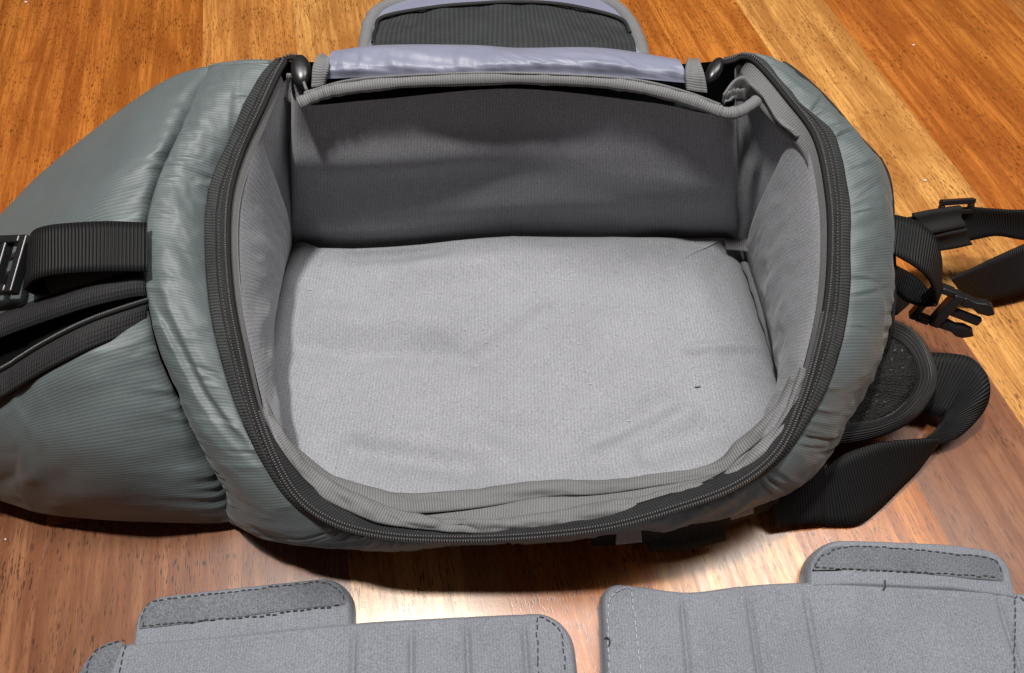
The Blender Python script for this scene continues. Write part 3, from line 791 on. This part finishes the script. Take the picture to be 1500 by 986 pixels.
# ------------------------------------------------------------------ right side: piping, straps, buckle, waist belt
pip = c_[sl(20.2, 26.2)] + out[sl(20.2, 26.2)] * 0.0012
tube('edge_piping', even(pip, 90), 0.0018, M_PIPING, BAG, k=8)
ribbon('side_strap', [(1300, 314, .100), (1318, 317, .103), (1345, 326, .104), (1369, 349, .100), (1378, 384, .090), (1377, 430, .072)],
       [(1295, 362, .094), (1312, 374, .097), (1337, 388, .097), (1358, 405, .092), (1368, 424, .083), (1371, 446, .070)], M_WEB, BAG, thick=0.0018, n=60)
ribbon('side_strap_end', [(1376, 432, .072), (1362, 425, .062), (1340, 405, .062), (1310, 388, .070)], [(1370, 448, .070), (1350, 448, .058), (1325, 440, .056), (1305, 420, .064)], M_WEB, BAG, thick=0.0018)
o0 = at(1330, 462, .046); ex, ey, ez, lx, ly = frame_axes(o0, at(1420, 497, .040), at(1372, 412, .074))
ez = ez if ez[2] > 0 else -ez
BK = Join()
def P2(x, y, z=0): return o0 + ex * x + ey * y + ez * z
w = 0.028
fb_(0.000, 0.004, 0.0, w, -.0035, .0035)
fb_(0.004, 0.012, 0.0, .004, -.0035, .0035)
fb_(0.004, 0.012, w - .004, w, -.0035, .0035)
fb_(0.012, 0.0180, 0.001, w - .001, -.004, .004)
for y0, sg in ((0.001, 1), (w - .001, -1)):
    q_ = [(.018, 0), (.026, .0005), (.030, -.0012), (.034, -.0006), (.0385, .0035), (.036, .0062), (.030, .0068), (.026, .0052), (.018, .0062)]
    pr = [P2(x, y0 + sg * y, -.0030) for x, y in q_]
    BK.prism(pr, ez * .0060)
fb_(0.018, 0.036, w * .41, w * .59, -.0022, .0022)
BK.build('buckle', M_PLASTIC, BAG, bevel=0.0010)

# upper strap with its elastic keeper and slide
ribbon('belt_strap', [(1312, 322, .066), (1345, 316, .062), (1410, 304, .058), (1450, 306, .056), (1500, 308, .056), (1580, 300, .056)],
       [(1318, 372, .050), (1350, 366, .046), (1425, 352, .040), (1460, 346, .040), (1500, 352, .038), (1580, 360, .036)], M_WEB, BAG, thick=0.0018, n=60, crown=0.002)
ribbon('elastic_keeper', [(1338, 314, .068), (1372, 307, .066), (1408, 302, .064)], [(1362, 343, .058), (1390, 337, .058), (1414, 332, .056)], M_ELASTIC, BAG, thick=0.0035, crown=0.003)
ribbon('elastic_keeper', [(1362, 345, .056), (1390, 339, .056), (1415, 334, .054)], [(1374, 368, .044), (1398, 364, .043), (1422, 359, .042)], M_ELASTIC, BAG, thick=0.0035, crown=0.002)
o0 = at(1379, 293, .066); ex, ey, ez, lx, ly = frame_axes(o0, at(1428, 290, .064), at(1390, 306, .060))
ez = ez if ez[2] > 0 else -ez
BK = Join()
fb_(0, lx, 0, .0035, -.0022, .0022); fb_(0, .003, .0035, .010, -.002, .002); fb_(lx - .003, lx, .0035, .010, -.002, .002); fb_(0.002, lx - .002, .007, .010, -.002, .002)
BK.build('strap_slide', M_PLASTIC, BAG, bevel=0.0008)
ribbon('belt_strap', [(1392, 408, .034), (1420, 396, .036), (1450, 381, .036), (1500, 358, .034), (1570, 330, .034)],
       [(1408, 430, .016), (1430, 436, .012), (1455, 438, .010), (1500, 429, .010), (1570, 410, .010)], M_WEB, BAG, thick=0.0018, n=50)
ribbon('belt_strap', [(1312, 432, .040), (1330, 425, .036)], [(1312, 462, .034), (1330, 446, .030)], M_WEB, BAG, thick=0.0018)

# padded belt wing with a hook and loop patch
wing_out = cr(pts([(1300, 470, .040), (1325, 480, .042), (1348, 500, .041), (1364, 532, .038), (1368, 560, .034), (1358, 585, .030), (1336, 612, .026), (1300, 632, .024), (1262, 644, .022), (1215, 652, .022)]), 60)
wing_mid = cr(pts([(1300, 494, .044), (1318, 504, .046), (1333, 522, .046), (1340, 546, .043), (1338, 566, .039), (1326, 588, .034), (1308, 606, .031), (1284, 618, .028), (1258, 622, .027), (1225, 626, .026)]), 60)
wing_in = cr(pts([(1270, 500, .044), (1262, 520, .044), (1256, 535, .043), (1250, 548, .042), (1244, 558, .040), (1236, 566, .038), (1228, 572, .036), (1218, 578, .034), (1208, 582, .032), (1195, 588, .030)]), 60)
tt = np.linspace(0, 1, 8)[None, :, None]
WG = wing_out[:, None] * (1 - tt) + wing_mid[:, None] * tt
WG = WG + np.array([0, 0, 1.0]) * (0.003 * np.sin(np.pi * tt))
wv, wf, wuv = grid_data(WG); 
wo = grid('belt_wing', WG, fabric('black binding ribs', (0.008, 0.008, 0.0085), 0.6, 0.25, 0.1, axis=1, period=0.0017, rib=1.0, ribcol=0.5, mott=0.05, fuzz=0.1, bdist=0.001), BAG, thick=0.004)
VGm = wing_mid[:, None] * (1 - tt) + wing_in[:, None] * tt
VGm = VGm - np.array([0, 0, 1.0]) * 0.0006
VGm = VGm + np.array([0, 0, 1.0]) * (0.0008 * RNG.random(VGm.shape[:2]))[..., None]
grid('hook_and_loop_patch', VGm, M_HOOK, BAG, thick=0.003)
J = Join()
mid = np.array([w for w in VGm.reshape(-1, 3)])
for k in range(1700):
    i, j = RNG.integers(0, 59), RNG.integers(0, 7)
    a, b = RNG.random(2)
    p = VGm[i, j] * (1 - a) * (1 - b) + VGm[i + 1, j] * a * (1 - b) + VGm[i, j + 1] * (1 - a) * b + VGm[i + 1, j + 1] * a * b
    d = RNG.normal(size=3); d[2] = abs(d[2]) + 0.4; d /= np.linalg.norm(d); e = np.cross(d, RNG.normal(size=3)); e /= np.linalg.norm(e)
    p = p + [0, 0, 0.0014]
    J.add([p - e * .00022, p + e * .00022, p + d * .0022 + e * .0012], [(0, 1, 2)])
J.build('loop_pile', Mat('glossy loop fibres', (0.05, 0.05, 0.05), 0.4, 0.6).m, BAG, stuff=True)

# belt webbing looping at the right
ribbon('belt_webbing', [(1358, 516, .030), (1395, 518, .033), (1420, 523, .035), (1434, 533, .036)], [(1346, 606, .012), (1360, 607, .012), (1372, 610, .013), (1384, 610, .013)], M_WEB, BAG, thick=0.0018)
ribbon('belt_webbing', [(1433, 532, .036), (1446, 550, .035), (1450, 575, .030), (1438, 606, .020), (1404, 640, .012), (1370, 652, .012)],
       [(1384, 609, .014), (1380, 615, .013), (1376, 622, .013), (1370, 630, .013), (1360, 639, .014), (1354, 643, .018)], M_WEB, BAG, thick=0.0018, n=50)
ribbon('belt_webbing', [(1374, 644, .022), (1356, 643, .023), (1300, 647, .026), (1268, 654, .026), (1232, 668, .024), (1205, 690, .020)],
       [(1372, 651, .014), (1345, 688, .006), (1318, 716, .005), (1289, 745, .003), (1258, 767, .003), (1209, 769, .003)], M_WEB, BAG, thick=0.0018, n=60)
ribbon('belt_webbing', [(1206, 672, .024), (1190, 690, .022), (1165, 708, .020), (1130, 735, .02)], [(1209, 768, .003), (1196, 766, .006), (1170, 768, .006), (1135, 772, .006)], M_WEB, BAG, thick=0.0018)

# webbing on the bag's front, in its shade
ribbon('front_webbing', [(862, 772, .034), (960, 764, .034), (1060, 738, .034), (1142, 712, .034)], [(866, 798, .016), (960, 792, .016), (1065, 768, .016), (1140, 738, .016)], M_WEB, BAG, thick=0.0018)
ribbon('grey_stripe', [(905, 764, .041), (938, 760, .041)], [(902, 796, .022), (940, 792, .022)], M_WEBG, BAG, thick=0.002)
ribbon('grey_stripe', [(1068, 730, .041), (1100, 722, .041)], [(1070, 760, .022), (1103, 750, .022)], M_WEBG, BAG, thick=0.002)
ribbon('front_loop', [(946, 756, .038), (1000, 750, .038), (1066, 735, .038)], [(950, 806, .012), (1005, 804, .012), (1062, 790, .012)], M_WEB, BAG, thick=0.003, crown=0.003)


# ------------------------------------------------------------------ the two padded dividers on the floor
def pad(name, top, depth_v, mat, parent, h, z0=0.0, rc=(0.012, 0.012), bev=0.005, n=160, m=90, grooves=(), amp=0.0006, seed=0, gw=0.0016, gd=0.0022, label=None, bot_r=0.012):
    """stuffed panel: top edge polyline (world xy), depth vector, rounded corners, thickness h"""
    Tp = even(cr(top, 200), n * 4)
    L = np.linalg.norm(Tp[-1] - Tp[0])
    e = (1 - np.cos(np.linspace(0, np.pi, n))) / 2
    e = 0.35 * e + 0.65 * np.linspace(0, 1, n)
    if grooves:
        ex_ = np.concatenate([np.array([g]) + np.linspace(-3 * gw, 3 * gw, 13) / L for g in grooves]); e = np.sort(np.r_[e, ex_])
    idx = e * (len(Tp) - 1); i0 = np.minimum(idx.astype(int), len(Tp) - 2); f = (idx - i0)[:, None]
    tp = Tp[i0] * (1 - f) + Tp[i0 + 1] * f
    dv = np.asarray(depth_v, float); dl = np.linalg.norm(dv); dn = dv / dl
    x = e * L
    def corner(r):
        xl = np.clip(r[0] - x, 0, r[0]); xr = np.clip(r[1] - (L - x), 0, r[1])
        return np.maximum(r[0] - np.sqrt(np.maximum(r[0] ** 2 - xl ** 2, 0)), r[1] - np.sqrt(np.maximum(r[1] ** 2 - xr ** 2, 0)))
    ct = corner(rc); cb = corner((bot_r, bot_r))
    g = (1 - np.cos(np.linspace(0, np.pi, m))) / 2; g = 0.5 * g + 0.5 * np.linspace(0, 1, m)
    g = np.r_[0, 0.004, 0.010, g[1:-1][g[1:-1] > 0.015], 0.99, 0.996, 1]
    lenc = dl - ct - cb
    Y = ct[:, None] + g[None] * lenc[:, None]
    XY = tp[:, None, :2] + dn[None, None, :2] * Y[..., None]
    dist = np.minimum(np.minimum(x[:, None], (L - x)[:, None]) + 0 * Y, np.minimum(g[None] * lenc[:, None], (1 - g[None]) * lenc[:, None]))
    # true distance in the rounded corners
    for r, xx in ((rc[0], x), (rc[1], L - x)):
        if r <= 0: continue
        inc = (xx[:, None] < r) & (Y < r)
        dd = r - np.hypot(r - xx[:, None], r - Y)
        dist = np.where(inc, np.clip(dd, 0, None), dist)
    k = np.clip(dist / bev, 0, 1)
    Z = h * np.sqrt(np.maximum(0, 1 - (1 - k) ** 2))
    for q in grooves:
        Z = Z - gd * np.exp(-((x[:, None] - q * L) / gw) ** 2) * np.clip((dist - 0.003) / 0.01, 0.25, 1)
    Z = Z + amp * fbm(XY[..., 0] * 60, XY[..., 1] * 60, seed) * k
    G = np.concatenate([XY, (z0 + Z)[..., None]], 2)
    v, fc, _ = grid_data(G)
    N = np.cross(G[1, 1] - G[0, 1] if False else G[n // 2 + 1, 5] - G[n // 2, 5], G[n // 2, 6] - G[n // 2, 5])
    if N[2] < 0:
        fc = fc[:, ::-1]
    # flat underside
    ringi = list(range(0, G.shape[1])) + [i * G.shape[1] + G.shape[1] - 1 for i in range(1, G.shape[0])] + [(G.shape[0] - 1) * G.shape[1] + j for j in range(G.shape[1] - 2, -1, -1)] + [i * G.shape[1] for i in range(G.shape[0] - 2, 0, -1)]
    uvx = np.stack([np.broadcast_to(x[:, None], Y.shape), Y], 2).reshape(-1, 2)
    ob = mesh_obj(name, v, [list(q) for q in fc] + [ringi], mat, parent, uvx, True, label)
    ob.data.polygons[len(ob.data.polygons) - 1].use_smooth = False
    return ob


def stitches(parent, keys, z, mat, name='stitching', step=0.0034, closed=False, seed=0):
    P = pts([(u, v, z) for u, v in keys])
    d = np.linalg.norm(np.diff(P, axis=0), axis=1).sum()
    n = max(3, int(d / step)); Q = even(cr(P, len(P) * 12) if len(P) > 2 else P, n * 2)
    J = Join()
    for i in range(n - 1):
        a, b = Q[2 * i], Q[2 * i] + (Q[2 * i + 1] - Q[2 * i]) * 1.25
        w = np.linspace(0, 1, 5)[:, None]
        c = a * (1 - w) + b * w; c[:, 2] += 0.0004 * np.sin(np.pi * w[:, 0]) - 0.00008
        c[:, :2] += RNG.normal(size=2) * 0.00022
        J.grid(tube_data(c, 0.00027, 6))
    o = J.build(name, mat, parent, smooth=True, stuff=True)
    return o


def flatp(keys, z=0.0):
    return pts([(u, v, z) for u, v in keys])


# left divider
p0 = at(300, 975, 0)
DV = empty('padded_divider', (p0[0], p0[1], 0), 'grey felt divider with a raised left tab, lying at the bottom left', 'divider', 'padded dividers in front of the bag')
top = flatp([(112, 948), (190, 938), (350, 924), (515, 908), (650, 900), (780, 894), (838, 892)], .011)
dep = np.array([0.008, -0.115, 0])
Lf = lambda u: (u - 112) / (838 - 112.0)
panel_l = pad('panel', top, dep, M_FELT, DV, 0.011, rc=(0.020, 0.020), bev=0.004, grooves=(Lf(514), Lf(598), Lf(680), Lf(764)), seed=1)
tabL = pad('tab', flatp([(200, 874), (300, 862), (400, 851), (480, 843), (517, 842)], .009), (at(518, 925, .009) - at(517, 842, .009)) * [1, 1, 0], M_FELT, DV, 0.0095, rc=(0.014, 0.018), bev=0.004, n=90, m=60, seed=2, bot_r=0.001)
pad('loop_patch', flatp([(206, 884), (336, 868), (442, 855), (505, 849)], .0095), (at(368, 904, .0095) - at(368, 866, .0095)) * [1, 1, 0], M_FELTD, tabL, 0.0008, z0=0.0095, rc=(0.011, 0.010), bev=0.0012, n=70, m=30, seed=3, bot_r=0.001, amp=0.0003)
stitches(tabL, [(208, 918), (210, 898), (218, 886), (234, 879), (336, 867), (442, 855), (470, 853), (486, 858), (500, 868), (504, 886)], .0104, M_THREAD)
stitches(tabL, [(208, 918), (278, 911), (368, 903), (504, 886)], .0104, M_THREAD)
pad('end_patch', flatp([(132, 946), (150, 941), (183, 938)], .0115), np.array([-0.010, -0.08, 0]), M_FELTD, panel_l, 0.0006, z0=0.0108, rc=(0.012, 0.004), bev=0.001, n=40, m=40, seed=4, bot_r=0.002, amp=0.0002)
stitches(panel_l, [(126, 990), (132, 966), (146, 950), (165, 942), (183, 940), (178, 965), (172, 995)], .0118, M_THREAD)
stitches(panel_l, [(788, 990), (788, 950), (787, 906), (806, 910), (820, 924), (826, 950), (828, 990)], .0114, M_THREAD)

# right divider
p0 = at(1200, 975, 0)
DW = empty('padded_divider', (p0[0], p0[1], 0), 'grey felt divider with a raised right tab, lying at the bottom right', 'divider', 'padded dividers in front of the bag')
top = flatp([(878, 848), (930, 853), (1010, 862), (1090, 853), (1180, 848), (1300, 853), (1480, 863), (1580, 868)], .013)
panel_r = pad('panel', top, np.array([-0.004, -0.155, 0]), M_FELT, DW, 0.013, rc=(0.012, 0.015), bev=0.0035, grooves=(0.170, 0.310, 0.430, 0.83), seed=5)
tabR = pad('tab', flatp([(1180, 790), (1240, 787), (1330, 790), (1400, 794), (1480, 806)], .013), (at(1182, 866, .013) - at(1180, 790, .013)) * [1, 1, 0], M_FELT, DW, 0.0135, rc=(0.020, 0.014), bev=0.0035, n=90, m=60, seed=6, bot_r=0.001)
pad('loop_patch', flatp([(1192, 801), (1240, 800), (1305, 802), (1392, 810), (1468, 817)], .0135), (at(1305, 837, .0135) - at(1305, 802, .0135)) * [1, 1, 0], M_FELTD, tabR, 0.0008, z0=0.0135, rc=(0.014, 0.010), bev=0.0012, n=70, m=30, seed=7, bot_r=0.001, amp=0.0003)
stitches(tabR, [(1194, 830), (1200, 819), (1212, 810), (1240, 801), (1305, 802), (1392, 811), (1448, 817), (1463, 828), (1467, 845)], .0145, M_THREAD)
stitches(tabR, [(1195, 831), (1280, 835), (1380, 840), (1467, 846)], .0145, M_THREAD)
stitches(panel_r, [(893, 990), (891, 930), (891, 890), (900, 870), (922, 860), (928, 890), (938, 990)], .0137, M_THREADL)

stitches(panel_r, [(1486, 990), (1487, 900), (1488, 874), (1500, 880), (1512, 900)], .0137, M_THREAD)
# loose threads on the divider edges
for par, keys in ((panel_r, [(884, 938, .008), (889, 934, .0145), (893, 938, .0145), (892, 946, .0142)]), (panel_r, [(1296, 850, .0142), (1297, 858, .0148), (1294, 864, .0142)])):
    tube('loose_thread', cr(pts(keys), 20), 0.0004, M_THREAD, par, k=6)

# crumbs on the floor
M_CRUMB = Mat('white crumb', (0.7, 0.66, 0.6), 0.8, 0.2).m
for u, v, r, lab in ((38, 3, 0.0016, 'tiny white crumb on the floor at the top left corner of the picture'), (1338, 66, 0.0013, 'tiny white crumb on dark orange wood at the upper right'),
                     (1355, 264, 0.0014, 'tiny white crumb on pale wood just above the strap slide'), (8, 790, 0.0007, 'tiny white crumb on brown wood at the left edge below the bag')):
    p = at(u, v, r * 0.5)
    G = ellipsoid(p, np.array([r, 0, 0]), np.array([0, r * 0.8, 0]), np.array([0, 0, r * 0.5]), 8, 6)
    G = G + RNG.normal(size=G.shape) * r * 0.06
    G[-1] = G[0]
    o = grid('crumb', G, M_CRUMB); o['label'] = lab; o['category'] = 'crumb'; o['group'] = 'crumbs on the floor'
